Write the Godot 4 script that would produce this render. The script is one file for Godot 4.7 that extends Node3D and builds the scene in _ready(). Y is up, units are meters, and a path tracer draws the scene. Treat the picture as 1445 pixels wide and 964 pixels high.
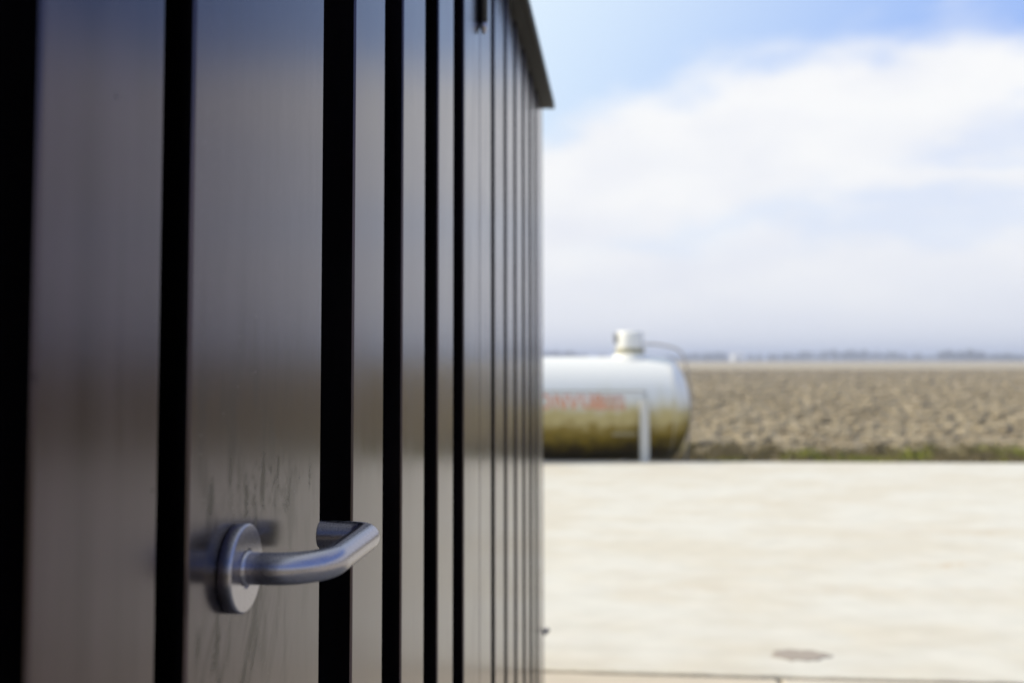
extends Node3D
# A dark metal shed with a lever handle close to the lens, a gas tank and a ploughed field beyond a concrete yard.

const EYE := 1.173                       # height of the lens above the yard
const WALL_TURN := deg_to_rad(6.006)     # the shed wall runs away from the lens at this angle
const WALL_OFF := 0.2263                 # distance from lens to the plane of the slats
const TOP := 1.958                       # underside of the eaves trim
var rng := RandomNumberGenerator.new()
var used := {}

# ------------------------------------------------------------------ helpers
func numbered(n: String) -> String:
	if not used.has(n):
		used[n] = 0
		return n
	used[n] += 1
	return "%s_%03d" % [n, used[n]]

func thing(called: String, label := "", category := "", at := Vector3.ZERO, turn := 0.0, group := "") -> Node3D:
	var o := Node3D.new()
	o.name = numbered(called)
	add_child(o)
	o.position = at
	o.rotation.y = turn
	tag(o, label, category, group)
	return o

func tag(o: Node, label := "", category := "", group := "", kind := "") -> void:
	if label: o.set_meta("label", label)
	if category: o.set_meta("category", category)
	if group: o.set_meta("group", group)
	if kind: o.set_meta("kind", kind)

func obj(called: String, m: Mesh, mat: Material, parent: Node = null) -> MeshInstance3D:
	var o := MeshInstance3D.new()
	o.mesh = m
	o.material_override = mat
	if parent == null:
		o.name = numbered(called)
		add_child(o)
	else:
		# parts are numbered within their own parent
		var n := called
		var k := 0
		while parent.has_node(n):
			k += 1
			n = "%s_%03d" % [called, k]
		o.name = n
		parent.add_child(o, true)
	return o

func start() -> SurfaceTool:
	var st := SurfaceTool.new()
	st.begin(Mesh.PRIMITIVE_TRIANGLES)
	return st

# one triangle with given normals and texture places, wound clockwise as seen from the side of its normals
func tri(st: SurfaceTool, a: Vector3, b: Vector3, c: Vector3, na: Vector3, nb: Vector3, nc: Vector3, ua := Vector2.ZERO, ub := Vector2.ZERO, uc := Vector2.ZERO) -> void:
	var flip := (b - a).cross(c - a).dot(na + nb + nc) > 0.0
	var v := [a, b, c]
	var n := [na, nb, nc]
	var u := [ua, ub, uc]
	for k in ([0, 2, 1] if flip else [0, 1, 2]):
		st.set_normal(n[k])
		st.set_uv(u[k])
		st.add_vertex(v[k])

func quad(st: SurfaceTool, a: Vector3, b: Vector3, c: Vector3, d: Vector3, n: Vector3, uv := PackedVector2Array([Vector2(0, 0), Vector2(1, 0), Vector2(1, 1), Vector2(0, 1)])) -> void:
	tri(st, a, b, c, n, n, n, uv[0], uv[1], uv[2])
	tri(st, a, c, d, n, n, n, uv[0], uv[2], uv[3])

# a box with chamfered edges
func add_box(st: SurfaceTool, centre: Vector3, size: Vector3, ch := 0.003, basis := Basis()) -> void:
	var h := size / 2.0
	ch = minf(ch, minf(h.x, minf(h.y, h.z)) * 0.9)
	var P := func(v: Vector3) -> Vector3: return centre + basis * v
	for ax in 3:
		var b := (ax + 1) % 3
		var c := (ax + 2) % 3
		for s in [-1.0, 1.0]:
			var n := Vector3.ZERO
			n[ax] = s
			var q: Array[Vector3] = []
			for t in [[-1, -1], [1, -1], [1, 1], [-1, 1]]:
				var v := Vector3.ZERO
				v[ax] = s * h[ax]
				v[b] = t[0] * (h[b] - ch)
				v[c] = t[1] * (h[c] - ch)
				q.append(P.call(v))
			quad(st, q[0], q[1], q[2], q[3], basis * n)
		for sb in [-1.0, 1.0]:
			for sc in [-1.0, 1.0]:
				var q: Array[Vector3] = []
				for t in [[-1, 0], [1, 0], [1, 1], [-1, 1]]:
					var v := Vector3.ZERO
					v[ax] = t[0] * (h[ax] - ch)
					v[b] = sb * (h[b] - (ch if t[1] == 1 else 0.0))
					v[c] = sc * (h[c] - (0.0 if t[1] == 1 else ch))
					q.append(P.call(v))
				var n := Vector3.ZERO
				n[b] = sb
				n[c] = sc
				quad(st, q[0], q[1], q[2], q[3], basis * n.normalized())
	for sx in [-1.0, 1.0]:
		for sy in [-1.0, 1.0]:
			for sz in [-1.0, 1.0]:
				var n := (basis * Vector3(sx, sy, sz)).normalized()
				tri(st, P.call(Vector3(sx * h.x, sy * (h.y - ch), sz * (h.z - ch))), P.call(Vector3(sx * (h.x - ch), sy * h.y, sz * (h.z - ch))), P.call(Vector3(sx * (h.x - ch), sy * (h.y - ch), sz * h.z)), n, n, n)

# a profile (radius, height along the axis) turned about an axis; normals are smooth except where two points coincide
func add_lathe(st: SurfaceTool, origin: Vector3, axis: Vector3, prof: PackedVector2Array, seg := 48) -> void:
	var y := axis.normalized()
	var x := y.cross(Vector3(0.31, 0.87, 0.39) if absf(y.y) < 0.9 else Vector3.RIGHT).normalized()
	var z := x.cross(y)
	var total := 0.0
	for i in prof.size() - 1:
		total += prof[i].distance_to(prof[i + 1])
	var run := 0.0
	for i in prof.size() - 1:
		var p := prof[i]
		var q := prof[i + 1]
		if p.distance_to(q) < 1e-6: continue
		var d := (q - p).normalized()
		var nn := Vector2(d.y, -d.x)
		var n0 := nn
		var n1 := nn
		if i > 0 and prof[i - 1].distance_to(p) > 1e-6:
			var e := (p - prof[i - 1]).normalized()
			n0 = (nn + Vector2(e.y, -e.x)).normalized()
		if i < prof.size() - 2 and prof[i + 2].distance_to(q) > 1e-6:
			var e := (prof[i + 2] - q).normalized()
			n1 = (nn + Vector2(e.y, -e.x)).normalized()
		var v0 := run / total
		run += p.distance_to(q)
		var v1 := run / total
		for k in seg:
			var a0 := TAU * k / seg
			var a1 := TAU * (k + 1) / seg
			var r0 := x * cos(a0) + z * sin(a0)
			var r1 := x * cos(a1) + z * sin(a1)
			var A := origin + r0 * p.x + y * p.y
			var B := origin + r1 * p.x + y * p.y
			var C := origin + r1 * q.x + y * q.y
			var D := origin + r0 * q.x + y * q.y
			var nA := r0 * n0.x + y * n0.y
			var nB := r1 * n0.x + y * n0.y
			var nC := r1 * n1.x + y * n1.y
			var nD := r0 * n1.x + y * n1.y
			var u0 := float(k) / seg
			var u1 := float(k + 1) / seg
			if p.x > 1e-6:
				tri(st, A, B, C, nA, nB, nC, Vector2(u0, v0), Vector2(u1, v0), Vector2(u1, v1))
			if q.x > 1e-6:
				tri(st, A, C, D, nA, nC, nD, Vector2(u0, v0), Vector2(u1, v1), Vector2(u0, v1))

# a tube swept along points
func add_tube(st: SurfaceTool, pts: PackedVector3Array, r: float, seg := 16, cap := true) -> void:
	var frames: Array[Basis] = []
	var up := Vector3.UP
	for i in pts.size():
		var t := (pts[mini(i + 1, pts.size() - 1)] - pts[maxi(i - 1, 0)]).normalized()
		var x := (up - t * up.dot(t))
		if x.length() < 0.05: x = Vector3.RIGHT - t * t.x
		x = x.normalized()
		up = x
		frames.append(Basis(x, t.cross(x), t))
	var run := 0.0
	for i in pts.size() - 1:
		var l := pts[i].distance_to(pts[i + 1])
		for k in seg:
			var a0 := TAU * k / seg
			var a1 := TAU * (k + 1) / seg
			var n00 := frames[i] * Vector3(cos(a0), sin(a0), 0)
			var n01 := frames[i] * Vector3(cos(a1), sin(a1), 0)
			var n10 := frames[i + 1] * Vector3(cos(a0), sin(a0), 0)
			var n11 := frames[i + 1] * Vector3(cos(a1), sin(a1), 0)
			var u := PackedVector2Array([Vector2(a0 / TAU, run), Vector2(a1 / TAU, run), Vector2(a1 / TAU, run + l), Vector2(a0 / TAU, run + l)])
			tri(st, pts[i] + n00 * r, pts[i] + n01 * r, pts[i + 1] + n11 * r, n00, n01, n11, u[0], u[1], u[2])
			tri(st, pts[i] + n00 * r, pts[i + 1] + n11 * r, pts[i + 1] + n10 * r, n00, n11, n10, u[0], u[2], u[3])
		run += l
	if cap:
		for e in [0, pts.size() - 1]:
			var f := frames[e]
			var n := f.z * (-1.0 if e == 0 else 1.0)
			for k in seg:
				var a0 := TAU * k / seg
				var a1 := TAU * (k + 1) / seg
				tri(st, pts[e], pts[e] + f * Vector3(cos(a0), sin(a0), 0) * r, pts[e] + f * Vector3(cos(a1), sin(a1), 0) * r, n, n, n)

func std(color: Color, rough := 0.6, metal := 0.0) -> StandardMaterial3D:
	var m := StandardMaterial3D.new()
	m.albedo_color = color.linear_to_srgb()
	m.roughness = rough
	m.metallic = metal
	return m

func noise(freq: float, oct := 4, sd := 1) -> FastNoiseLite:
	var n := FastNoiseLite.new()
	n.noise_type = FastNoiseLite.TYPE_SIMPLEX_SMOOTH
	n.frequency = freq
	n.fractal_octaves = oct
	n.seed = sd
	return n

func noise_tex(freq: float, lo: float, hi: float, sd: int, size := 512, oct := 4) -> NoiseTexture2D:
	var t := NoiseTexture2D.new()
	t.width = size
	t.height = size
	t.seamless = true
	t.noise = noise(freq, oct, sd)
	var g := Gradient.new()
	g.set_color(0, Color(lo, lo, lo))
	g.set_color(1, Color(hi, hi, hi))
	t.color_ramp = g
	return t

func grey_image(w: int, h: int, f: Callable) -> ImageTexture:
	var im := Image.create(w, h, false, Image.FORMAT_RGB8)
	for y in h:
		for x in w:
			var c: float = f.call(float(x) / w, float(y) / h)
			im.set_pixel(x, y, Color(c, c, c))
	return ImageTexture.create_from_image(im)

# ------------------------------------------------------------------ sky
func make_sky() -> ImageTexture:
	var W := 1536
	var H := 768
	var im := Image.create(W, H, false, Image.FORMAT_RGBF)
	var n1 := noise(0.55, 5, 11)
	var n2 := noise(1.7, 5, 23)
	var n3 := noise(0.9, 4, 37)
	var sun := Vector3(-0.735, 0.643, -0.214).normalized()
	for j in H:
		var el := (0.5 - (j + 0.5) / H) * PI
		var eld := rad_to_deg(el)
		if eld < -1.0:
			for i in W: im.set_pixel(i, j, Color(0.42, 0.37, 0.30))
			continue
		for i in W:
			var az := wrapf((i + 0.5) / W * TAU, -PI, PI)
			var azd := rad_to_deg(az)
			var d := Vector3(sin(az) * cos(el), sin(el), -cos(az) * cos(el))
			# clear air
			var up := clampf(eld / 70.0, 0.0, 1.0)
			var blue := Color(0.50, 0.66, 0.94).lerp(Color(0.25, 0.42, 0.86), smoothstep(6.0, 18.0, eld)).lerp(Color(0.125, 0.245, 0.70), smoothstep(17.0, 30.0, eld)).lerp(Color(0.085, 0.18, 0.50), smoothstep(30.0, 75.0, eld))
			var near_sun := acos(clampf(d.dot(sun), -1, 1))
			blue = blue.lerp(Color(0.78, 0.90, 0.95), 0.97 * smoothstep(1.64, 0.98, near_sun))
			# one layer of cloud, seen in perspective; a long bank lies low all round, broken above
			var p := Vector2(d.x, d.z) / (maxf(d.y, 0.0) + 0.12)
			var w1 := n1.get_noise_2d(p.x * 1.0, p.y * 1.0)
			var w2 := n2.get_noise_3d(d.x * 4.5, d.y * 11.0, d.z * 4.5)
			var edge := 12.7 + 4.6 * smoothstep(-2.0, 17.0, azd) * smoothstep(120.0, 60.0, azd) + 1.7 * w2 + 1.1 * w1
			var cov := smoothstep(0.9, -2.2, eld - edge)
			# thin fringe above the bank
			cov = maxf(cov, 0.5 * smoothstep(0.15, 0.6, n3.get_noise_3d(d.x * 5.0, d.y * 16.0, d.z * 5.0) + 0.30 * smoothstep(5.0, 0.0, absf(eld - edge)) - 0.45))
			# thin streaks high up
			cov = maxf(cov, 0.60 * smoothstep(26.0, 38.0, eld) * smoothstep(-0.25, 0.4, n3.get_noise_2d(p.x * 1.4, p.y * 3.0)))
			# rifts in the bank where the blue shows through
			var rift := eld - (6.9 + 0.9 * sin(azd * 0.09 - 0.6)) - 2.2 * w2
			var open := exp(-rift * rift / 1.0) * smoothstep(-0.25, 0.3, sin(azd * 0.075 - 0.45) + 0.6 * w1)
			cov *= 1.0 - 0.34 * open
			var rift2 := eld - 11.4 - 3.0 * w2
			cov *= 1.0 - 0.30 * exp(-rift2 * rift2 / 0.8) * smoothstep(0.3, -0.3, sin(azd * 0.11 + 0.25) + 0.9 * w1)
			# light in the cloud itself
			var puff := 0.5 + 0.5 * n2.get_noise_3d(d.x * 3.4 + 7.0, d.y * 9.0, d.z * 3.4)
			var body := Color(0.76, 0.785, 0.86).lerp(Color(0.90, 0.905, 0.91), clampf(puff * 1.3 + 0.25 * smoothstep(4.0, 13.0, eld) - 0.15 + 0.25 * exp(-pow(near_sun / 1.2, 2.0)), 0.0, 1.0))
			var c := blue.lerp(body, cov)
			# haze towards the horizon, whiter on the sun's side
			var haze := Color(0.715, 0.745, 0.825).lerp(Color(0.90, 0.90, 0.91), clampf(3.0 * exp(-pow(near_sun / 1.2, 2.0)), 0.0, 1.0))
			c = c.lerp(haze, 0.85 * exp(-pow(maxf(eld, 0.0) / 4.2, 1.5)))
			im.set_pixel(i, j, c)
	return ImageTexture.create_from_image(im)

# ------------------------------------------------------------------ materials
var slat_mat: StandardMaterial3D
var black_mat: StandardMaterial3D
var steel_mat: StandardMaterial3D

const ANODISED := Color(0.072, 0.060, 0.072)

# dark anodised metal with fine upright streaks, rubbed spots and specks; the map lies along the whole wall
func coat_paint(sd: int) -> StandardMaterial3D:
	var m := std(Color.WHITE, 1.0, 1.0)
	var W := 1536
	var H := 768
	var streak := noise(0.06, 4, sd).get_image(W, 40)
	streak.resize(W, H, Image.INTERPOLATE_CUBIC)
	var cloud := noise(0.012, 4, sd + 1).get_image(W, H)
	var speck := noise(0.33, 3, sd + 2).get_image(W, H)
	var al := Image.create(W, H, false, Image.FORMAT_RGB8)
	var ro := Image.create(W, H, false, Image.FORMAT_RGB8)
	for y in H:
		for x in W:
			var a := streak.get_pixel(x, y).r - 0.5
			var b := cloud.get_pixel(x, y).r - 0.5
			var c := speck.get_pixel(x, y).r
			var k := 1.0 + 0.35 * a + 0.22 * b
			var r := 0.205 + 0.05 * b + 0.05 * a
			if c < 0.085 and b > 0.02:
				k *= 0.35
				r += 0.10
			al.set_pixel(x, y, Color(ANODISED.r * k, ANODISED.g * k, ANODISED.b * k).linear_to_srgb())
			ro.set_pixel(x, y, Color(r, r, r))
	m.albedo_texture = ImageTexture.create_from_image(al)
	m.roughness_texture = ImageTexture.create_from_image(ro)
	return m

# the wide stile keeps its own map: drips, rubbed dirt and specks round the handle
func stile_paint() -> StandardMaterial3D:
	var m := std(Color.WHITE, 1.0, 1.0)
	var fine := noise(0.9, 4, 71)
	var broad := noise(0.11, 4, 72)
	# drips: place along the wall, top, bottom (metres), width
	var drips := [[0.6195, 1.108, 1.078, 0.0034], [0.6490, 1.102, 1.089, 0.0026], [0.7180, 1.094, 1.075, 0.0022], [0.7220, 1.088, 1.082, 0.003], [0.6640, 1.078, 1.066, 0.0045], [0.5930, 1.094, 1.074, 0.0040], [0.538, 1.10, 1.084, 0.003], [0.6720, 1.080, 1.069, 0.0028], [0.5446, 1.016, 0.995, 0.005], [0.695, 1.089, 1.083, 0.0022]]
	var W := 256
	var H := 2048
	var im := Image.create(W, H, false, Image.FORMAT_RGB8)
	var al := Image.create(W, H, false, Image.FORMAT_RGB8)
	for j in H:
		var y := 0.05 + (1.0 - (j + 0.5) / H) * 1.9
		for i in W:
			var s := 0.5098 + 0.2368 * (i + 0.5) / W
			var v := 0.90 + 0.07 * broad.get_noise_2d(s * 600.0, y * 60.0) + 0.04 * fine.get_noise_2d(s * 400.0, y * 40.0)
			# a dulled area about the rose
			var near := exp(-(pow((s - 0.59) / 0.11, 2.0) + pow((y - 1.05) / 0.11, 2.0)))
			v -= near * 0.55 * smoothstep(-0.05, 0.5, broad.get_noise_2d(s * 420.0, y * 90.0 + 50.0))
			# wiped streaks running down and away below the rose, blotches above it
			var low := exp(-pow((s - 0.58) / 0.07, 2.0)) * smoothstep(1.04, 1.01, y) * smoothstep(0.80, 0.95, y)
			v -= low * 0.45 * smoothstep(0.0, 0.5, broad.get_noise_2d((s * 1.0 - y * 0.55) * 900.0, y * 60.0 + s * 40.0))
			var above := exp(-pow((s - 0.625) / 0.06, 2.0) - pow((y - 1.088) / 0.022, 2.0))
			v -= above * 0.50 * smoothstep(-0.05, 0.45, fine.get_noise_2d(s * 110.0 + 3.0, y * 75.0))
			var dust := 0.0
			for d in drips:
				if y < d[1] + 0.01 and y > d[2] - 0.01:
					var wander: float = fine.get_noise_2d(y * 260.0, d[0] * 900.0)
					var ds: float = s - d[0] - 0.0022 * wander + (0.35 if y < 1.03 else 0.06) * (d[2] - y)
					var wide: float = d[3] * (0.65 + 0.8 * absf(fine.get_noise_2d(y * 420.0 + 30.0, d[0] * 500.0)))
					var k: float = smoothstep(1.5, 0.4, absf(ds) / wide) * smoothstep(d[2] - 0.004, d[2] + 0.003, y) * smoothstep(d[1] + 0.008, d[1] - 0.012, y)
					k *= smoothstep(-0.30, 0.35, fine.get_noise_2d(s * 1100.0, y * 380.0) + 0.12)
					v -= 0.9 * k
			# specks of dust, and more of them close to the rose
			var sp := fine.get_noise_2d(s * 4200.0 + 9.0, y * 4200.0)
			var ring := exp(-pow((Vector2(s - 0.5745, y - 1.05).length() - 0.030) / 0.006, 2.0))
			if sp > 0.62 - 0.22 * ring: dust = 0.35
			v = maxf(v, 0.25)
			var rr := 0.205 + 0.16 * (0.9 - v) + 0.2 * dust
			im.set_pixel(i, j, Color(rr, rr, rr))
			al.set_pixel(i, j, Color(ANODISED.r * v * 1.1 + 0.2 * dust, ANODISED.g * v * 1.1 + 0.2 * dust, ANODISED.b * v * 1.1 + 0.19 * dust).linear_to_srgb())
	m.albedo_texture = ImageTexture.create_from_image(al)
	m.roughness_texture = ImageTexture.create_from_image(im)
	m.texture_repeat = false
	return m

# ------------------------------------------------------------------ shed
# one upright slat: s0..s1 along the wall, face at z = 0, edges rounded
func slat_mesh(s0: float, s1: float, y0 := 0.05, y1 := TOP, own_map := false, deep := 0.036, r := 0.0022) -> ArrayMesh:
	var st := start()
	var pts := PackedVector2Array()
	var nor := PackedVector2Array()
	pts.append(Vector2(s0, -deep)); nor.append(Vector2(-1, 0))
	for k in 5:
		var a := PI + (-PI / 2) * k / 4.0
		pts.append(Vector2(s0 + r + cos(a) * r, -r + sin(a) * r)); nor.append(Vector2(cos(a), sin(a)))
	for k in 5:
		var a := PI / 2 - (PI / 2) * k / 4.0
		pts.append(Vector2(s1 - r + cos(a) * r, -r + sin(a) * r)); nor.append(Vector2(cos(a), sin(a)))
	pts.append(Vector2(s1, -deep)); nor.append(Vector2(1, 0))
	for i in pts.size() - 1:
		var p := pts[i]
		var q := pts[i + 1]
		var np := Vector3(nor[i].x, 0, nor[i].y)
		var nq := Vector3(nor[i + 1].x, 0, nor[i + 1].y)
		var a := Vector3(p.x, y0, p.y)
		var b := Vector3(q.x, y0, q.y)
		var c := Vector3(q.x, y1, q.y)
		var d := Vector3(p.x, y1, p.y)
		var u0 := (p.x - s0) / (s1 - s0) if own_map else p.x / 2.6
		var u1 := (q.x - s0) / (s1 - s0) if own_map else q.x / 2.6
		tri(st, a, b, c, np, nq, nq, Vector2(u0, 1), Vector2(u1, 1), Vector2(u1, 0))
		tri(st, a, c, d, np, nq, np, Vector2(u0, 1), Vector2(u1, 0), Vector2(u0, 0))
	for e in [[y0, Vector3.DOWN], [y1, Vector3.UP]]:
		for i in range(1, pts.size() - 1):
			tri(st, Vector3(pts[0].x, e[0], pts[0].y), Vector3(pts[i].x, e[0], pts[i].y), Vector3(pts[i + 1].x, e[0], pts[i + 1].y), e[1], e[1], e[1])
	return st.commit()

func build_shed() -> void:
	var a := WALL_TURN
	var shed := thing("metal_shed", "dark metal slatted shed filling the left side, close to the lens", "shed")
	shed.transform = Transform3D(Basis(Vector3(sin(a), 0, -cos(a)), Vector3.UP, Vector3(cos(a), 0, sin(a))), Vector3(-WALL_OFF * cos(a), 0, -WALL_OFF * sin(a)))
	var S0 := -0.95
	var S1 := 3.072
	# the black backing behind the slats, split where the door leaf hangs
	var st := start()
	add_box(st, Vector3((S0 + 0.488) / 2, 0.9925, -0.045), Vector3(0.488 - S0 - 0.004, 1.925, 0.016), 0.001)
	obj("backing_panel", st.commit(), black_mat, shed)
	st = start()
	add_box(st, Vector3((1.640 + S1 - 0.012) / 2, 0.9925, -0.045), Vector3(S1 - 0.012 - 1.640, 1.925, 0.016), 0.001)
	obj("backing_panel", st.commit(), black_mat, shed)
	# fixed slats left of the door and beyond it
	for e in [[-0.93, -0.835], [-0.745, -0.64], [-0.55, -0.445], [-0.355, -0.25], [-0.16, -0.055], [-0.02, 0.08], [0.165, 0.275], [0.3666, 0.4742], [1.6395, 1.7870], [1.8440, 1.9940], [2.0490, 2.1880], [2.2510, 2.3860], [2.4590, 2.5700], [2.6580, 2.7540], [2.8400, S1 - 0.020]]:
		obj("slat", slat_mesh(e[0], e[1]), slat_mat, shed)
	# end wall, back wall, far corner post, roof
	st = start()
	add_box(st, Vector3(S1 - 0.007, 1.0, -0.021), Vector3(0.014, 1.92, 0.042), 0.002)
	obj("corner_post", st.commit(), slat_mat, shed)
	st = start()
	add_box(st, Vector3(S1 - 0.012, 1.01, -0.79), Vector3(0.024, 1.92, 1.48), 0.003)
	obj("end_wall", st.commit(), slat_mat, shed)
	st = start()
	add_box(st, Vector3(S0 + 0.012, 1.01, -0.79), Vector3(0.024, 1.92, 1.48), 0.003)
	obj("end_wall", st.commit(), slat_mat, shed)
	st = start()
	add_box(st, Vector3((S0 + S1) / 2, 1.0, -1.545), Vector3(S1 - S0, 1.92, 0.024), 0.003)
	obj("back_wall", st.commit(), slat_mat, shed)
	st = start()
	add_box(st, Vector3((S0 + S1) / 2, TOP + 0.015, -0.783), Vector3(S1 - S0 + 0.002, 0.02, 1.562), 0.002)
	obj("roof", st.commit(), black_mat, shed)
	st = start()
	add_box(st, Vector3((S0 + S1) / 2, 0.025, -0.79), Vector3(S1 - S0 - 0.02, 0.05, 1.5), 0.004)
	obj("plinth", st.commit(), black_mat, shed)
	# eaves trim: an angle whose lip hangs a little below the soffit
	st = start()
	add_box(st, Vector3((S0 + S1) / 2, TOP + 0.0128, 0.016), Vector3(S1 - S0 + 0.004, 0.0216, 0.044), 0.002)
	var trim_mat := std(Color(0.020, 0.018, 0.016), 0.55)
	trim_mat.metallic_specular = 0.3
	obj("eaves_trim", st.commit(), trim_mat, shed)
	st = start()
	add_box(st, Vector3((S0 + S1) / 2, TOP + 0.0095, 0.0305), Vector3(S1 - S0 + 0.008, 0.017, 0.0152), 0.002)
	obj("drip_edge", st.commit(), trim_mat, shed)
	# a small bent hook on the far end
	st = start()
	add_tube(st, PackedVector3Array([Vector3(S1, 0.330, -0.022), Vector3(S1 + 0.014, 0.331, -0.008), Vector3(S1 + 0.022, 0.337, 0.004), Vector3(S1 + 0.025, 0.347, 0.012)]), 0.007, 12)
	obj("hook", st.commit(), std(Color(0.07, 0.075, 0.10), 0.35, 0.6), shed)

	# the door leaf
	st = start()
	add_box(st, Vector3((0.5098 + 1.635) / 2, 1.01, -0.042), Vector3(1.635 - 0.5098 - 0.004, 1.9, 0.012), 0.001)
	var door := obj("door", st.commit(), black_mat, shed)
	tag(door, "slatted door with a steel lever handle")
	obj("stile", slat_mesh(0.5098, 0.7466, 0.05, TOP, true), stile_paint(), door)
	for e in [[0.8405, 0.9517], [1.0375, 1.1593], [1.2510, 1.3671], [1.4673, 1.6360]]:
		obj("slat", slat_mesh(e[0], e[1]), slat_mat, door)
	# rubber seal down the lock side of the leaf
	st = start()
	add_tube(st, PackedVector3Array([Vector3(0.4815, 0.06, -0.014), Vector3(0.4822, 0.6, -0.0145), Vector3(0.4808, 1.2, -0.0135), Vector3(0.4811, 1.75, -0.014), Vector3(0.4815, 1.94, -0.014)]), 0.0045, 10)
	obj("rubber_seal", st.commit(), std(Color(0.03, 0.03, 0.028), 0.55), door)
	# hinge at the top of the hanging side
	st = start()
	add_lathe(st, Vector3(1.6378, 1.744, 0.0066), Vector3.UP, PackedVector2Array([Vector2(0, 0), Vector2(0.0062, 0), Vector2(0.0062, 0), Vector2(0.0070, 0.001), Vector2(0.0070, 0.15), Vector2(0.0070, 0.15), Vector2(0, 0.15)]), 24)
	obj("hinge_barrel", st.commit(), std(Color(0.012, 0.012, 0.013), 0.45), door)
	st = start()
	add_lathe(st, Vector3(1.6378, 1.723, 0.0066), Vector3.UP, PackedVector2Array([Vector2(0, 0), Vector2(0.0022, 0.001), Vector2(0.0042, 0.007), Vector2(0.0060, 0.012), Vector2(0.0062, 0.021), Vector2(0, 0.0211)]), 24)
	obj("hinge_pin", st.commit(), steel_mat, door)
	# rose
	var C := Vector3(0.5745, 1.050, 0)
	st = start()
	add_lathe(st, C, Vector3(0, 0, 1), PackedVector2Array([Vector2(0.0257, 0.0004), Vector2(0.0260, 0.0008), Vector2(0.0260, 0.0068), Vector2(0.0257, 0.0076), Vector2(0.0249, 0.0081), Vector2(0.0249, 0.0081), Vector2(0.0118, 0.0081), Vector2(0.0118, 0.0081), Vector2(0.0114, 0.0070), Vector2(0.0114, 0.0070), Vector2(0.0103, 0.0070), Vector2(0.0103, 0.0070), Vector2(0.0101, 0.0098), Vector2(0.0098, 0.0100), Vector2(0.0, 0.0100)]), 72)
	obj("rose", st.commit(), steel_mat, door)
	# lever: neck out of the rose, a wide bend, along the door, a tight bend back to it
	var r := 0.0094
	var e1 := 0.0528
	var s2 := 0.6905
	var pts := PackedVector3Array()
	for k in 6: pts.append(C + Vector3(0, 0, lerpf(0.0095, e1 - 0.030, k / 5.0)))
	for k in range(1, 13):
		var t := PI / 2 * k / 12.0
		pts.append(C + Vector3(0.030 * (1 - cos(t)), 0, e1 - 0.030 + 0.030 * sin(t)))
	var q := s2 - C.x
	for k in range(1, 4): pts.append(C + Vector3(lerpf(0.030, q - 0.0115, k / 3.0), 0, e1))
	for k in range(1, 9):
		var t := PI / 2 * k / 8.0
		pts.append(C + Vector3(q - 0.0115 + 0.0115 * sin(t), 0, e1 - 0.0115 * (1 - cos(t))))
	for k in range(1, 4): pts.append(C + Vector3(q, 0, lerpf(e1 - 0.0115, 0.0172, k / 3.0)))
	st = start()
	add_tube(st, pts, r, 40, false)
	# the open end: a rim, the inside of the tube and its floor
	var endc := pts[pts.size() - 1]
	add_lathe(st, endc, Vector3(0, 0, -1), PackedVector2Array([Vector2(0.0094, 0.0), Vector2(0.0090, 0.0005), Vector2(0.0090, 0.0005), Vector2(0.0080, 0.0005), Vector2(0.0080, 0.0005), Vector2(0.0079, -0.008), Vector2(0.0079, -0.008), Vector2(0.0, -0.008)]), 40)
	obj("lever", st.commit(), steel_mat, door)

# ------------------------------------------------------------------ yard
func yard_mat(base: Color, sd: int, with_stains: bool) -> StandardMaterial3D:
	var W := 1024
	var H := 512
	var im := Image.create(W, H, false, Image.FORMAT_RGB8)
	var a := noise(0.35, 4, sd)
	var b := noise(1.0, 5, sd + 1)
	var c := noise(2.0, 3, sd + 2)
	var pale := Color(1.05, 1.06, 1.07)
	var warm := Color(0.985, 0.955, 0.905)
	for j in H:
		for i in W:
			var x := -6.0 + 18.0 * (i + 0.5) / W
			var z := 3.2 + 9.0 * (j + 0.5) / H
			var k := smoothstep(-0.55, 0.55, 0.75 * a.get_noise_2d(x * 1.3, z * 1.5) + 0.75 * b.get_noise_2d(x * 1.3, z * 2.0))
			var t := Color(base.r * lerpf(warm.r, pale.r, k), base.g * lerpf(warm.g, pale.g, k), base.b * lerpf(warm.b, pale.b, k))
			t = t * (1.0 + 0.04 * b.get_noise_2d(x * 1.8, z * 5.0) + 0.06 * c.get_noise_2d(x * 2.2, z * 2.4))
			if with_stains:
				# rusty smears: x, z, half length, half width, strength
				for s in [[2.50, 5.74, 0.16, 0.06, 0.55], [1.35, 7.6, 0.22, 0.08, 0.25], [2.9, 6.8, 0.6, 0.11, 0.22], [1.9, 5.1, 0.7, 0.10, 0.16], [0.9, 5.2, 0.5, 0.09, 0.16], [2.3, 8.2, 1.0, 0.12, 0.15]]:
					var q: float = pow((x - s[0]) / s[2], 2.0) + pow((z - s[1] + 0.1 * c.get_noise_2d(x * 2.0, 3.0)) / s[3], 2.0)
					if q < 5.0:
						var m: float = s[4] * exp(-q) * smoothstep(-0.5, 0.4, c.get_noise_2d(x * 7.0, z * 7.0))
						t = t.lerp(Color(0.42, 0.30, 0.17), m)
			im.set_pixel(i, j, t.linear_to_srgb())
	var m := std(Color.WHITE, 0.88)
	m.albedo_texture = ImageTexture.create_from_image(im)
	m.heightmap_enabled = true
	return m

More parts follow.
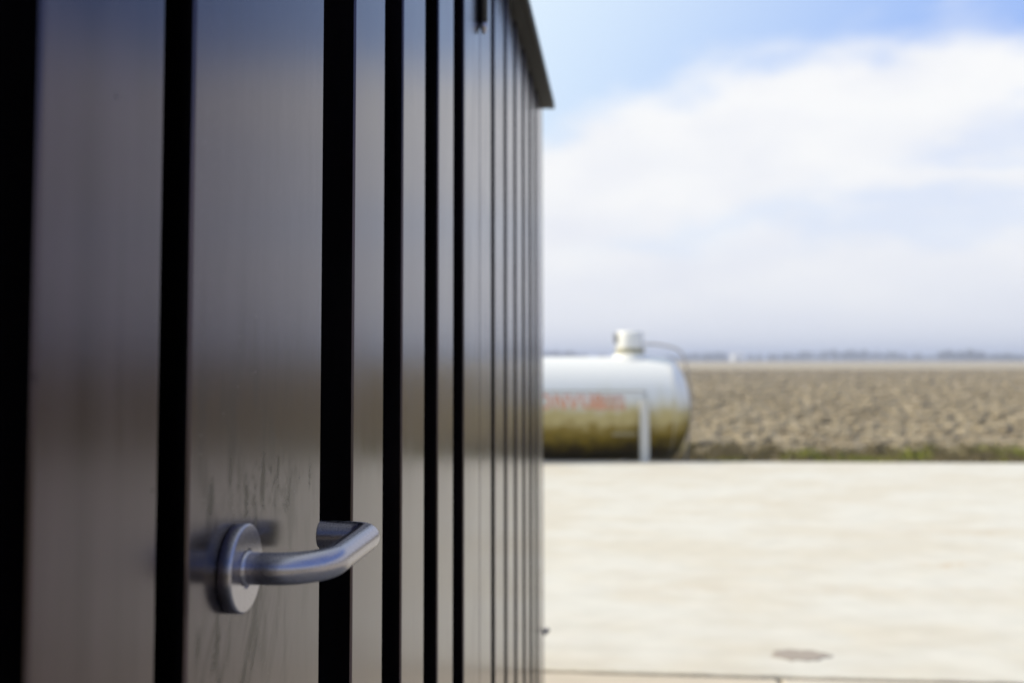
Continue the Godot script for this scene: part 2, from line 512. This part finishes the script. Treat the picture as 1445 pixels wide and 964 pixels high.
func slab(corners: PackedVector2Array, y1: float, thick: float, jag: float, sd: int, inset := 0.006) -> ArrayMesh:
	# corners (x, depth), with edges that wander a little and a worn arris
	var n := noise(3.0, 4, sd)
	var ring := PackedVector2Array()
	var mid := Vector2.ZERO
	for c in corners: mid += c / corners.size()
	for i in corners.size():
		var p := corners[i]
		var q := corners[(i + 1) % corners.size()]
		var cnt := maxi(2, int(p.distance_to(q) / 0.05))
		var side := (q - p).normalized().orthogonal()
		for k in cnt:
			var t := float(k) / cnt
			var v := p.lerp(q, t)
			var w := n.get_noise_2d(v.x * 2.0, v.y * 2.0) * jag + maxf(0.0, n.get_noise_2d(v.x * 5.0 + 40, v.y * 5.0) - 0.3) * jag * 2.0
			ring.append(v + side * w * minf(1.0, minf(t, 1 - t) * 12.0))
	var inner := PackedVector2Array()
	for v in ring: inner.append(v + (mid - v).normalized() * inset)
	var st := start()
	var P := func(v: Vector2, y: float) -> Vector3: return Vector3(v.x, y, -v.y)
	var U := func(v: Vector2) -> Vector2: return Vector2((v.x + 6.0) / 18.0, (v.y - 3.2) / 9.0)
	var idx := Geometry2D.triangulate_polygon(inner)
	for i in range(0, idx.size(), 3):
		tri(st, P.call(inner[idx[i]], y1), P.call(inner[idx[i + 1]], y1), P.call(inner[idx[i + 2]], y1), Vector3.UP, Vector3.UP, Vector3.UP, U.call(inner[idx[i]]), U.call(inner[idx[i + 1]]), U.call(inner[idx[i + 2]]))
	for i in ring.size():
		var j := (i + 1) % ring.size()
		var out2 := (ring[i] - mid).normalized()
		var o := Vector3(out2.x, 0, -out2.y)
		var e := PackedVector2Array([U.call(inner[i]), U.call(inner[j]), U.call(ring[j]), U.call(ring[i])])
		quad(st, P.call(inner[i], y1), P.call(inner[j], y1), P.call(ring[j], y1 - inset), P.call(ring[i], y1 - inset), (o + Vector3.UP).normalized(), e)
		quad(st, P.call(ring[i], y1 - inset), P.call(ring[j], y1 - inset), P.call(ring[j], y1 - thick), P.call(ring[i], y1 - thick), o, e)
	return st.commit()

func build_yard() -> void:
	var relief := noise_tex(0.03, 0.0, 1.0, 90, 512, 5)
	var big := yard_mat(Color(0.495, 0.48, 0.44), 5, true)
	var small := yard_mat(Color(0.465, 0.425, 0.365), 15, false)
	for m in [big, small]:
		m.heightmap_texture = relief
		m.heightmap_scale = 0.10
	var root := Node3D.new()
	root.name = "concrete_pavement"
	add_child(root)
	tag(root, "", "", "", "structure")
	obj("slab", slab(PackedVector2Array([Vector2(-5.5, 4.365), Vector2(11.5, 2.780), Vector2(11.5, 10.927), Vector2(-5.5, 11.970)]), 0.0, 0.30, 0.010, 3), big, root)
	# two nearer slabs, a few millimetres lower, with an open joint
	obj("slab", slab(PackedVector2Array([Vector2(-5.5, -2.5), Vector2(1.10, -2.5), Vector2(0.972, 3.730), Vector2(-5.5, 4.335)]), -0.006, 0.28, 0.008, 7), small, root)
	obj("slab", slab(PackedVector2Array([Vector2(1.120, -2.5), Vector2(11.5, -2.5), Vector2(11.5, 2.748), Vector2(0.992, 3.728)]), -0.006, 0.28, 0.008, 9), small, root)
	var st := start()
	add_box(st, Vector3(3, -0.15, -1.0), Vector3(16.6, 0.22, 8.9), 0.01)
	obj("joint_filler", st.commit(), std(Color(0.20, 0.17, 0.13), 0.95), root)
	# a dark dried patch lying on the big slab
	st = start()
	var n := noise(1.5, 3, 44)
	var ring: Array[Vector3] = []
	var low: Array[Vector3] = []
	var c := Vector3(1.135, 0, -4.003)
	for k in 40:
		var t := TAU * k / 40.0
		var rx := 0.102 * (1.0 + 0.30 * n.get_noise_2d(cos(t) * 1.6, sin(t) * 1.2)) * (1.22 if absf(t) < 0.35 or t > TAU - 0.35 else 1.0)
		var rz := 0.078 * (1.0 + 0.45 * n.get_noise_2d(cos(t) * 2.2 + 9.0, sin(t) * 1.5))
		low.append(c + Vector3(cos(t) * rx, 0.0004, -sin(t) * rz))
		ring.append(c + Vector3(cos(t) * rx * 0.95, 0.0035, -sin(t) * rz * 0.93))
	for k in 40:
		var j := (k + 1) % 40
		tri(st, c + Vector3.UP * 0.004, ring[k], ring[j], Vector3.UP, Vector3.UP, Vector3.UP)
		quad(st, low[k], low[j], ring[j], ring[k], ((low[k] - c).normalized() + Vector3.UP * 1.5).normalized())
	var pm := std(Color(0.29, 0.255, 0.225), 0.9)
	obj("dried_patch", st.commit(), pm, root)

# ------------------------------------------------------------------ gas tank
func build_tank() -> void:
	var R := 0.63
	var mid := 0.577
	var tank := thing("gas_tank", "white horizontal gas tank with belly darkened by algae and painted-in shade at the concrete yard's edge", "gas tank", Vector3(1.462, 0, -12.25), deg_to_rad(4.0))
	var xr := 0.40        # shell ends here on the right; the heads go on from it
	var xl := -3.3
	var hd := 0.30
	# shell and heads, one skin; u runs along, v round from the top over the front
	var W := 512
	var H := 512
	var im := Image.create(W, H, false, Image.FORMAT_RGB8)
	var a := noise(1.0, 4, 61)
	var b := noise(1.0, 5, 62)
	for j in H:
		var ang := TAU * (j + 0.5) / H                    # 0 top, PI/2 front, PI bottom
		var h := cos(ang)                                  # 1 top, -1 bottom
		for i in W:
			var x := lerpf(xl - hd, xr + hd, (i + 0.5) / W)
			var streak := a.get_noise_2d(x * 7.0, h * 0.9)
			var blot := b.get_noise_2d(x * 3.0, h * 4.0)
			var t := Color(0.72, 0.73, 0.72)  # darkens downwards: mostly algae stain, partly underside shade painted into the colour
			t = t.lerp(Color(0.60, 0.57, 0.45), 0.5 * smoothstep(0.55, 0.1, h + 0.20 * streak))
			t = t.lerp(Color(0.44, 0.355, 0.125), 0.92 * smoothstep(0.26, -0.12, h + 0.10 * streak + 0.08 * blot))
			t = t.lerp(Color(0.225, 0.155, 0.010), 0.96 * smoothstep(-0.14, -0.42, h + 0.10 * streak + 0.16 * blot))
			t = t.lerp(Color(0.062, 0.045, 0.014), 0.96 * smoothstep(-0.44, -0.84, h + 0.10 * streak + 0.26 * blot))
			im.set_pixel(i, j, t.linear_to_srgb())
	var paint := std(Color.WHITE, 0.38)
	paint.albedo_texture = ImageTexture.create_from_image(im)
	var prof := PackedVector2Array()                       # x, radius
	for k in 15:
		var t := PI / 2 * k / 14.0
		prof.append(Vector2(xl - hd * cos(t), R * sin(t)))
	for k in range(1, 24): prof.append(Vector2(lerpf(xl, xr, k / 24.0), R))
	for k in 15:
		var t := PI / 2 * (1.0 - k / 14.0)
		prof.append(Vector2(xr + hd * cos(t), R * sin(t)))
	var st := start()
	var seg := 72
	var NRM := func(i: int, ang: float) -> Vector3:
		var n2 := Vector2(0, 1)
		if i < 15: n2 = Vector2(-cos(PI / 2 * i / 14.0) / hd, sin(PI / 2 * i / 14.0) / R).normalized()
		elif i >= prof.size() - 15:
			var t := PI / 2 * (1.0 - (i - prof.size() + 15) / 14.0)
			n2 = Vector2(cos(t) / hd, sin(t) / R).normalized()
		return Vector3(n2.x, n2.y * cos(ang), n2.y * sin(ang))
	for i in prof.size() - 1:
		for k in seg:
			var v: Array[Vector3] = []
			var n: Array[Vector3] = []
			var u: Array[Vector2] = []
			for e in [[i, k], [i + 1, k], [i + 1, k + 1], [i, k + 1]]:
				var ang: float = TAU * e[1] / seg
				var p := prof[e[0]]
				v.append(Vector3(p.x, mid + p.y * cos(ang), p.y * sin(ang)))
				n.append(NRM.call(e[0], ang))
				u.append(Vector2((p.x - xl + hd) / (xr - xl + 2 * hd), float(e[1]) / seg))
			tri(st, v[0], v[1], v[2], n[0], n[1], n[2], u[0], u[1], u[2])
			tri(st, v[0], v[2], v[3], n[0], n[2], n[3], u[0], u[2], u[3])
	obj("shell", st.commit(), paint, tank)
	var white := std(Color(0.76, 0.76, 0.73), 0.45)
	var pale := std(Color(0.55, 0.54, 0.50), 0.5)
	# weld beads where the heads meet the shell
	for x in [xl, xr]:
		st = start()
		var ring := PackedVector3Array()
		for k in 73: ring.append(Vector3(x, mid + (R + 0.001) * cos(TAU * k / 72.0), (R + 0.001) * sin(TAU * k / 72.0)))
		add_tube(st, ring, 0.0035, 8, false)
		obj("weld_bead", st.commit(), paint_plain(), tank)
	# valve cover on its neck
	var dome := Vector3(-0.005, mid + R - 0.03, 0)
	st = start()
	add_lathe(st, dome, Vector3.UP, PackedVector2Array([Vector2(0.235, -0.03), Vector2(0.225, 0.03), Vector2(0.195, 0.055), Vector2(0.185, 0.07), Vector2(0, 0.072)]), 48)
	obj("neck", st.commit(), white, tank)
	st = start()
	add_lathe(st, dome + Vector3.UP * 0.072, Vector3.UP, PackedVector2Array([Vector2(0.17, 0), Vector2(0.178, 0.004), Vector2(0.178, 0.062), Vector2(0.17, 0.068), Vector2(0, 0.069)]), 48)
	obj("collar", st.commit(), std(Color(0.36, 0.34, 0.24), 0.6), tank)
	st = start()
	add_lathe(st, dome + Vector3.UP * 0.141, Vector3.UP, PackedVector2Array([Vector2(0.168, 0), Vector2(0.168, 0), Vector2(0.168, 0.180), Vector2(0.162, 0.195), Vector2(0.14, 0.205), Vector2(0, 0.211)]), 56)
	var cover := obj("valve_cover", st.commit(), white, tank)
	st = start()
	add_box(st, dome + Vector3(-0.185, 0.260, 0.02), Vector3(0.035, 0.13, 0.06), 0.006)
	obj("hinge", st.commit(), std(Color(0.20, 0.20, 0.21), 0.5), cover)
	# legs, front and back at both ends
	for x in [0.025, -2.9]:
		for s in [1.0, -1.0]:
			st = start()
			var top := mid + 0.12
			add_box(st, Vector3(x, (top - 0.30) / 2, s * (R + 0.045)), Vector3(0.10, top + 0.30, 0.09), 0.006)
			add_box(st, Vector3(x, -0.24, s * (R + 0.045)), Vector3(0.20, 0.02, 0.18), 0.003)
			obj("leg", st.commit(), pale, tank)
	# thin rail along the front and the small bracket by the leg
	st = start()
	var ra := deg_to_rad(68.5)
	add_tube(st, PackedVector3Array([Vector3(xl + 0.1, mid + (R + 0.010) * cos(ra), (R + 0.010) * sin(ra)), Vector3(0.05, mid + (R + 0.010) * cos(ra), (R + 0.010) * sin(ra)), Vector3(0.055, mid + 0.12, R + 0.005)]), 0.011, 10)
	obj("rail", st.commit(), std(Color(0.50, 0.50, 0.48), 0.55), tank)
	st = start()
	add_box(st, Vector3(-0.19, mid - 0.27, 0.585), Vector3(0.29, 0.045, 0.03), 0.004)
	obj("bracket", st.commit(), std(Color(0.27, 0.225, 0.11), 0.6), tank)
	# hose from the cover over the right-hand head and down
	st = start()
	var cv := Curve3D.new()
	for p in [[Vector3(0.16, 1.362, 0.04), Vector3(0.1, 0.01, 0)], [Vector3(0.42, 1.345, 0.04), Vector3(0.10, -0.02, 0)], [Vector3(0.66, 1.19, 0.04), Vector3(0.04, -0.12, 0)], [Vector3(0.745, 0.72, 0.03), Vector3(0.01, -0.15, 0)], [Vector3(0.73, 0.36, 0.02), Vector3(-0.02, -0.12, 0)], [Vector3(0.64, -0.20, 0.0), Vector3(-0.03, -0.05, 0)]]:
		cv.add_point(p[0], -p[1], p[1])
	add_tube(st, cv.tessellate(4, 3), 0.012, 10)
	obj("hose", st.commit(), std(Color(0.36, 0.33, 0.30), 0.5), tank)
	# red lettering wrapped on the shell
	var red := std(Color(0.66, 0.33, 0.20), 0.5)
	for row in [["ONVU", 0.106, 0.165, -0.555], ["&", 0.106, 0.165, -0.415], ["GASGPL", 0.145, 0.060, -0.185], ["ROKEN", 0.052, 0.085, -0.185]]:
		var tm := TextMesh.new()
		var f := SystemFont.new()
		f.font_names = PackedStringArray(["Droid Sans"])
		f.font_weight = 700
		tm.font = f
		tm.text = row[0]
		tm.font_size = 64
		tm.pixel_size = row[2] / 46.0
		tm.depth = 0.004
		tm.horizontal_alignment = HORIZONTAL_ALIGNMENT_RIGHT
		var arr := tm.get_mesh_arrays()
		var vs: PackedVector3Array = arr[Mesh.ARRAY_VERTEX]
		var ns: PackedVector3Array = arr[Mesh.ARRAY_NORMAL]
		for k in vs.size():
			var y: float = vs[k].y + row[1]
			var an: float = asin(clampf(row[1] / R, -1, 1)) + (y - row[1]) / R
			var rr: float = R + 0.007 + vs[k].z
			vs[k] = Vector3(vs[k].x + row[3], mid + rr * sin(an), rr * cos(an))
			ns[k] = Vector3(ns[k].x, ns[k].y * cos(an) + ns[k].z * sin(an), ns[k].z * cos(an) - ns[k].y * sin(an))
		arr[Mesh.ARRAY_VERTEX] = vs
		arr[Mesh.ARRAY_NORMAL] = ns
		var am := ArrayMesh.new()
		am.add_surface_from_arrays(Mesh.PRIMITIVE_TRIANGLES, arr)
		obj("lettering", am, red, tank)

func paint_plain() -> StandardMaterial3D:
	return std(Color(0.52, 0.50, 0.44), 0.5)

# ------------------------------------------------------------------ field
func build_field() -> void:
	var soil := std(Color.WHITE, 0.95)
	var g := Gradient.new()
	g.offsets = PackedFloat32Array([0.0, 0.35, 0.6, 1.0])
	g.colors = PackedColorArray([Color(0.17, 0.135, 0.09).linear_to_srgb(), Color(0.26, 0.21, 0.14).linear_to_srgb(), Color(0.30, 0.245, 0.165).linear_to_srgb(), Color(0.37, 0.31, 0.215).linear_to_srgb()])
	var t := NoiseTexture2D.new()
	t.width = 1024
	t.height = 1024
	t.seamless = true
	t.noise = noise(0.018, 6, 81)
	t.color_ramp = g
	soil.albedo_texture = t
	soil.uv1_triplanar = true
	soil.uv1_world_triplanar = true
	soil.uv1_scale = Vector3(0.16, 0.16, 0.16)
	# everything underneath, out to the horizon
	var st := start()
	var far := 5200.0
	quad(st, Vector3(-far, -0.62, 300), Vector3(far, -0.62, 300), Vector3(far, -0.62, -far), Vector3(-far, -0.62, -far), Vector3.UP)
	var gm := std(Color.WHITE, 0.95)
	gm.albedo_texture = t
	gm.albedo_color = Color(0.95, 0.98, 0.88)
	gm.uv1_triplanar = true
	gm.uv1_world_triplanar = true
	gm.uv1_scale = Vector3(0.03, 0.03, 0.03)
	tag(obj("ground", st.commit(), gm), "", "", "", "structure")
	# the ploughed field, broken into clods where it is near
	var n1 := noise(0.45, 3, 82)
	var n2 := noise(3.6, 4, 83)
	var n3 := noise(0.05, 3, 84)
	var rows := 400
	var cols := 380
	var grid := PackedVector3Array()
	var Y := func(x: float, d: float) -> float:
		var rough := lerpf(1.0, 0.25, smoothstep(35.0, 110.0, d)) * smoothstep(13.0, 14.6, d)
		return -0.25 + 0.05 * n3.get_noise_2d(x, d) + rough * (0.055 * n1.get_noise_2d(x, d) + 0.11 * absf(n2.get_noise_2d(x, d)) + 0.03 * sin(d * 3.6 + 1.3 * n1.get_noise_2d(x * 0.4, d * 0.4)))
	for i in rows:
		var d := 10.5 * pow(140.0 / 10.5, float(i) / (rows - 1))
		for j in cols:
			var x := lerpf(-0.6 * d - 3.0, 0.75 * d + 3.0, float(j) / (cols - 1))
			grid.append(Vector3(x, Y.call(x, d), -d))
	st = start()
	for v in grid:
		st.add_vertex(v)
	for i in rows - 1:
		for j in cols - 1:
			var a := i * cols + j
			for k in [a, a + cols, a + 1, a + 1, a + cols, a + cols + 1]: st.add_index(k)
	st.generate_normals()
	tag(obj("ploughed_field", st.commit(), soil), "", "", "", "structure")
	# the paler stubble field behind it
	st = start()
	quad(st, Vector3(-900, -0.17, -131), Vector3(1100, -0.17, -131), Vector3(1100, -0.17, -900), Vector3(-900, -0.17, -900), Vector3.UP)
	var pm := std(Color.WHITE, 0.95)
	pm.albedo_texture = t
	pm.albedo_color = Color(1.02, 1.04, 1.06)
	pm.uv1_triplanar = true
	pm.uv1_world_triplanar = true
	pm.uv1_scale = Vector3(0.02, 0.02, 0.02)
	tag(obj("stubble_field", st.commit(), pm), "", "", "", "structure")

	# clods and bits of straw lying on the ploughed soil
	rng.seed = 5
	var cl := start()
	var ico := SphereMesh.new()
	ico.radius = 0.5
	ico.height = 0.8
	ico.radial_segments = 8
	ico.rings = 4
	var arr := ico.get_mesh_arrays()
	var vs: PackedVector3Array = arr[Mesh.ARRAY_VERTEX]
	var nn := noise(1.4, 3, 88)
	for k in vs.size(): vs[k] *= 1.0 + 0.55 * nn.get_noise_3dv(vs[k])
	var ix: PackedInt32Array = arr[Mesh.ARRAY_INDEX]
	for k in ix: cl.add_vertex(vs[k])
	cl.set_smooth_group(-1)
	cl.generate_normals()
	var clod := cl.commit()
	var cm := std(Color.WHITE, 0.95)
	cm.vertex_color_use_as_albedo = true
	var mm := MultiMesh.new()
	mm.transform_format = MultiMesh.TRANSFORM_3D
	mm.use_colors = true
	mm.mesh = clod
	mm.instance_count = 60000
	for k in mm.instance_count:
		var d := 14.2 * pow(128.0 / 14.2, rng.randf())
		var x := rng.randf_range(-0.35 * d - 1.0, 0.68 * d + 2.0)
		var s := (0.04 + 0.17 * pow(rng.randf(), 3.0)) * (1.0 + d / 110.0)
		var b := Basis.from_euler(Vector3(rng.randf() * 0.8, rng.randf() * TAU, rng.randf() * 0.8)).scaled(Vector3(s * rng.randf_range(0.8, 1.5), s * rng.randf_range(0.45, 0.8), s))
		mm.set_instance_transform(k, Transform3D(b, Vector3(x, Y.call(x, d) + s * 0.18, -d)))
		var f := rng.randf_range(0.82, 1.2)
		mm.set_instance_color(k, Color(0.235 * f, 0.195 * f, 0.130 * f))
	var mi := MultiMeshInstance3D.new()
	mi.name = "soil_clods"
	mi.multimesh = mm
	mi.material_override = cm
	add_child(mi)
	tag(mi, "brown clods of earth strewn over the ploughed field beyond the yard", "soil clods", "", "stuff")
	# straw: thin bent slivers
	var sl := start()
	for e in [[Vector3(-0.5, 0, -0.06), Vector3(0.5, 0.12, -0.02), Vector3(0.5, 0.10, 0.06), Vector3(-0.5, 0.02, 0.06)], [Vector3(-0.2, 0.05, -0.4), Vector3(-0.08, 0.02, -0.4), Vector3(0.12, 0.2, 0.4), Vector3(0.02, 0.22, 0.4)]]:
		quad(sl, e[0], e[1], e[2], e[3], Vector3.UP)
	var sm := MultiMesh.new()
	sm.transform_format = MultiMesh.TRANSFORM_3D
	sm.use_colors = true
	sm.mesh = sl.commit()
	sm.instance_count = 9000
	for k in sm.instance_count:
		var d := 14.0 * pow(60.0 / 14.0, rng.randf())
		var x := rng.randf_range(-0.35 * d - 1.0, 0.68 * d + 2.0)
		if n1.get_noise_2d(x * 1.5 + 50.0, d * 1.5) < rng.randf_range(-0.35, 0.35): x += rng.randf_range(-1, 1)
		var s := rng.randf_range(0.06, 0.19)
		var b := Basis.from_euler(Vector3(rng.randf_range(-0.7, 0.7), rng.randf() * TAU, rng.randf_range(-0.5, 0.5))).scaled(Vector3(s, s, s * 0.8))
		sm.set_instance_transform(k, Transform3D(b, Vector3(x, Y.call(x, d) + 0.05, -d)))
		var f := rng.randf_range(0.7, 1.2)
		sm.set_instance_color(k, Color(0.48 * f, 0.41 * f, 0.29 * f))
	mi = MultiMeshInstance3D.new()
	mi.name = "straw_bits"
	mi.multimesh = sm
	mi.material_override = cm
	add_child(mi)
	tag(mi, "pale bits of straw scattered across the ploughed brown field", "straw", "", "stuff")
	build_verge(Y)

func build_verge(Y: Callable) -> void:
	# grass along the edge of the yard, thick in clumps, bare and dark between
	rng.seed = 9
	var gb := start()
	for k in 3:
		var a := k * 2.1
		var o := Vector3(cos(a), 0, sin(a)) * 0.12
		var side := Vector3(-sin(a), 0, cos(a)) * 0.05
		var lean := Vector3(cos(a), 0, sin(a)) * 0.25
		var n := Vector3(cos(a), 0.5, sin(a)).normalized()
		tri(gb, o - side, o + side, o + lean * 0.4 + Vector3.UP * 0.6 + side * 0.7, n, n, n)
		tri(gb, o - side, o + lean * 0.4 + Vector3.UP * 0.6 + side * 0.7, o + lean * 0.4 + Vector3.UP * 0.6 - side * 0.7, n, n, n)
		tri(gb, o + lean * 0.4 + Vector3.UP * 0.6 - side * 0.7, o + lean * 0.4 + Vector3.UP * 0.6 + side * 0.7, o + lean + Vector3.UP, n, n, n)
	var patch := noise(0.9, 3, 93)
	var hue := noise(0.6, 3, 94)
	var list: Array = []
	for k in 26000:
		var d := 11.75 + 3.0 * pow(rng.randf(), 0.7)
		var x := rng.randf_range(-4.0, 10.5)
		d -= 0.0614 * x
		var p := patch.get_noise_2d(x * 1.6, d * 1.6)
		if p < rng.randf_range(-0.35, 0.3): continue
		var s := rng.randf_range(0.06, 0.17) * (1.0 + 0.8 * maxf(0.0, p))
		if x > 0.4 and x < 2.2 and d < 13.0: s *= 0.8
		list.append([x, d, s])
	var mm := MultiMesh.new()
	mm.transform_format = MultiMesh.TRANSFORM_3D
	mm.use_colors = true
	mm.mesh = gb.commit()
	mm.instance_count = list.size()
	for k in list.size():
		var e: Array = list[k]
		var b := Basis.from_euler(Vector3(rng.randf_range(-0.3, 0.3), rng.randf() * TAU, rng.randf_range(-0.3, 0.3))).scaled(Vector3(e[2], e[2], e[2]))
		mm.set_instance_transform(k, Transform3D(b, Vector3(e[0], Y.call(e[0], e[1]) - 0.005, -e[1])))
		var green := smoothstep(0.12, 0.40, hue.get_noise_2d(e[0] * 1.3, e[1] * 1.3) + rng.randf_range(-0.12, 0.12))
		var c := Color(0.185, 0.150, 0.080).lerp(Color(0.25, 0.27, 0.03), green) * rng.randf_range(0.7, 1.2)
		mm.set_instance_color(k, Color(c.r, c.g, c.b))
	var gm := std(Color.WHITE, 0.8)
	gm.vertex_color_use_as_albedo = true
	gm.backlight_enabled = true
	gm.backlight = Color(0.35, 0.4, 0.15)
	var mi := MultiMeshInstance3D.new()
	mi.name = "verge_grass"
	mi.multimesh = mm
	mi.material_override = gm
	add_child(mi)
	tag(mi, "patchy green and dry grass between concrete yard and ploughed field", "grass", "", "stuff")

# ------------------------------------------------------------------ the horizon
func build_far() -> void:
	rng.seed = 31
	var kinds: Array[ArrayMesh] = []
	for v in 4:
		var st := start()
		var tall := 1.0
		add_tube(st, PackedVector3Array([Vector3.ZERO, Vector3(0.01, 0.25, 0), Vector3(0.0, 0.55, 0.01)]), 0.018, 6)
		for k in 300:
			var y := pow(rng.randf(), 0.8)
			var wide := 0.34 * sin(PI * clampf(y * 0.95 + 0.05, 0, 1)) * (0.9 + 0.25 * sin(v * 2.0 + y * 7.0))
			var a := rng.randf() * TAU
			var rr := wide * sqrt(rng.randf())
			var c := Vector3(cos(a) * rr, 0.12 + 0.88 * y, sin(a) * rr)
			var b := Basis.from_euler(Vector3(rng.randf() * TAU, rng.randf() * TAU, rng.randf() * TAU)) * rng.randf_range(0.035, 0.075)
			var n := b.z.normalized()
			quad(st, c + b * Vector3(-1, -0.6, 0), c + b * Vector3(1, -0.8, 0), c + b * Vector3(0.8, 0.9, 0), c + b * Vector3(-0.7, 0.7, 0), n)
		kinds.append(st.commit())
	var tm := std(Color(0.060, 0.066, 0.040), 0.9)
	# two stretches of distant wood: the thin long one, and the darker one nearer on the right
	for wood in [["distant_treeline", -300.0, 640.0, 940.0, 5.5, 11.5, 420, 110.0, "thin hazy treeline along the horizon behind the fields"], ["distant_wood", 365.0, 640.0, 800.0, 7.5, 11.0, 170, 80.0, "darker blue hazy wood on the horizon at the right edge"]]:
		var root := MultiMeshInstance3D.new()
		var mm := MultiMesh.new()
		mm.transform_format = MultiMesh.TRANSFORM_3D
		mm.mesh = kinds[0] if wood[0] == "distant_treeline" else kinds[2]
		mm.instance_count = wood[6]
		for k in mm.instance_count:
			var x := rng.randf_range(wood[1], wood[2])
			var d: float = wood[3] + rng.randf() * wood[7]
			if absf(x - 0.2268 * d) < 10.0 and wood[0] == "distant_treeline": d += 110.0
			var h := rng.randf_range(wood[4], wood[5]) * (0.75 + 0.35 * sin(x * 0.031 + 0.6) * sin(x * 0.013))
			var b := Basis(Vector3.UP, rng.randf() * TAU).scaled(Vector3(h * rng.randf_range(1.1, 1.9), h, h * 1.3))
			mm.set_instance_transform(k, Transform3D(b, Vector3(x, -0.6, -d)))
		root.multimesh = mm
		root.material_override = tm
		root.name = wood[0]
		add_child(root)
		tag(root, wood[8], "trees", "", "stuff")
	# a white farmhouse far across the fields
	var house := thing("farmhouse", "tiny white farmhouse on the horizon right of the tank", "house", Vector3(0.2268 * 930.0, -0.6, -930.0), 0.3)
	var st := start()
	add_box(st, Vector3(0, 3.0, 0), Vector3(10.5, 6.0, 7.0), 0.05)
	var wall := obj("wall", st.commit(), std(Color(0.80, 0.80, 0.78), 0.8), house)
	st = start()
	var P := [Vector3(-5.6, 5.9, 3.9), Vector3(5.6, 5.9, 3.9), Vector3(5.6, 8.0, 0), Vector3(-5.6, 8.0, 0), Vector3(-5.6, 5.9, -3.9), Vector3(5.6, 5.9, -3.9)]
	quad(st, P[0], P[1], P[2], P[3], Vector3(0, 0.88, 0.47))
	quad(st, P[4], P[5], P[2], P[3], Vector3(0, 0.88, -0.47))
	tri(st, P[0], P[3], P[4], Vector3.LEFT, Vector3.LEFT, Vector3.LEFT)
	tri(st, P[1], P[2], P[5], Vector3.RIGHT, Vector3.RIGHT, Vector3.RIGHT)
	obj("roof", st.commit(), std(Color(0.62, 0.58, 0.55), 0.8), house)
	for x in [-3.2, 0.0, 3.2]:
		for y in [1.7, 4.3]:
			st = start()
			add_box(st, Vector3(x, y, 3.52), Vector3(1.0, 1.4, 0.08), 0.01)
			obj("window", st.commit(), std(Color(0.10, 0.11, 0.13), 0.2), wall)

# ------------------------------------------------------------------
func _ready() -> void:
	# camera
	var cam := Camera3D.new()
	cam.name = "camera"
	add_child(cam)
	cam.position = Vector3(0, EYE, 0)
	# pitched up 2.9 degrees, with the lens shifted down a little
	cam.rotation = Vector3(atan(72.0 / 1400.0), 0, -0.0015)
	cam.projection = Camera3D.PROJECTION_FRUSTUM
	var attr := CameraAttributesPhysical.new()
	attr.frustum_focal_length = 35.0
	attr.frustum_focus_distance = 0.80
	attr.exposure_aperture = 5.1
	attr.frustum_near = 0.02
	attr.frustum_far = 9000.0
	cam.attributes = attr
	cam.size = 2.0 * 0.02 * 482.0 / 1400.0
	cam.frustum_offset = Vector2(0, -0.02 * 46.0 / 1400.0)
	cam.near = 0.02
	cam.far = 9000.0
	cam.current = true
	# sky and air
	var env := Environment.new()
	env.background_mode = Environment.BG_SKY
	var sky := Sky.new()
	var pan := PanoramaSkyMaterial.new()
	pan.panorama = make_sky()
	sky.sky_material = pan
	env.sky = sky
	env.tonemap_mode = Environment.TONE_MAPPER_LINEAR
	env.tonemap_exposure = 1.1
	env.sdfgi_enabled = true
	env.ssao_enabled = true
	env.ssil_enabled = true
	env.fog_enabled = true
	env.fog_density = 0.0010
	env.fog_light_color = Color(0.86, 0.90, 1.0)
	var we := WorldEnvironment.new()
	we.name = "world"
	we.environment = env
	add_child(we)
	# sun: left, a little beyond the tank, forty degrees up
	var sun := DirectionalLight3D.new()
	sun.name = "sun"
	add_child(sun)
	sun.look_at_from_position(Vector3.ZERO, Vector3(0.735, -0.643, 0.214), Vector3.UP)
	sun.light_energy = 1.5
	sun.light_color = Color(1.0, 0.95, 0.85)
	sun.light_angular_distance = 0.5
	sun.shadow_enabled = true
	# materials
	slat_mat = coat_paint(51)
	black_mat = std(Color(0.005, 0.005, 0.006), 0.8)
	black_mat.metallic_specular = 0.25
	steel_mat = std(Color(0.35, 0.335, 0.375), 1.0, 1.0)
	steel_mat.roughness_texture = noise_tex(0.05, 0.23, 0.35, 58, 256)
	steel_mat.uv1_triplanar = true
	steel_mat.uv1_scale = Vector3(40, 160, 40)
	# setting, then things
	build_yard()
	build_field()
	build_far()
	build_shed()
	build_tank()
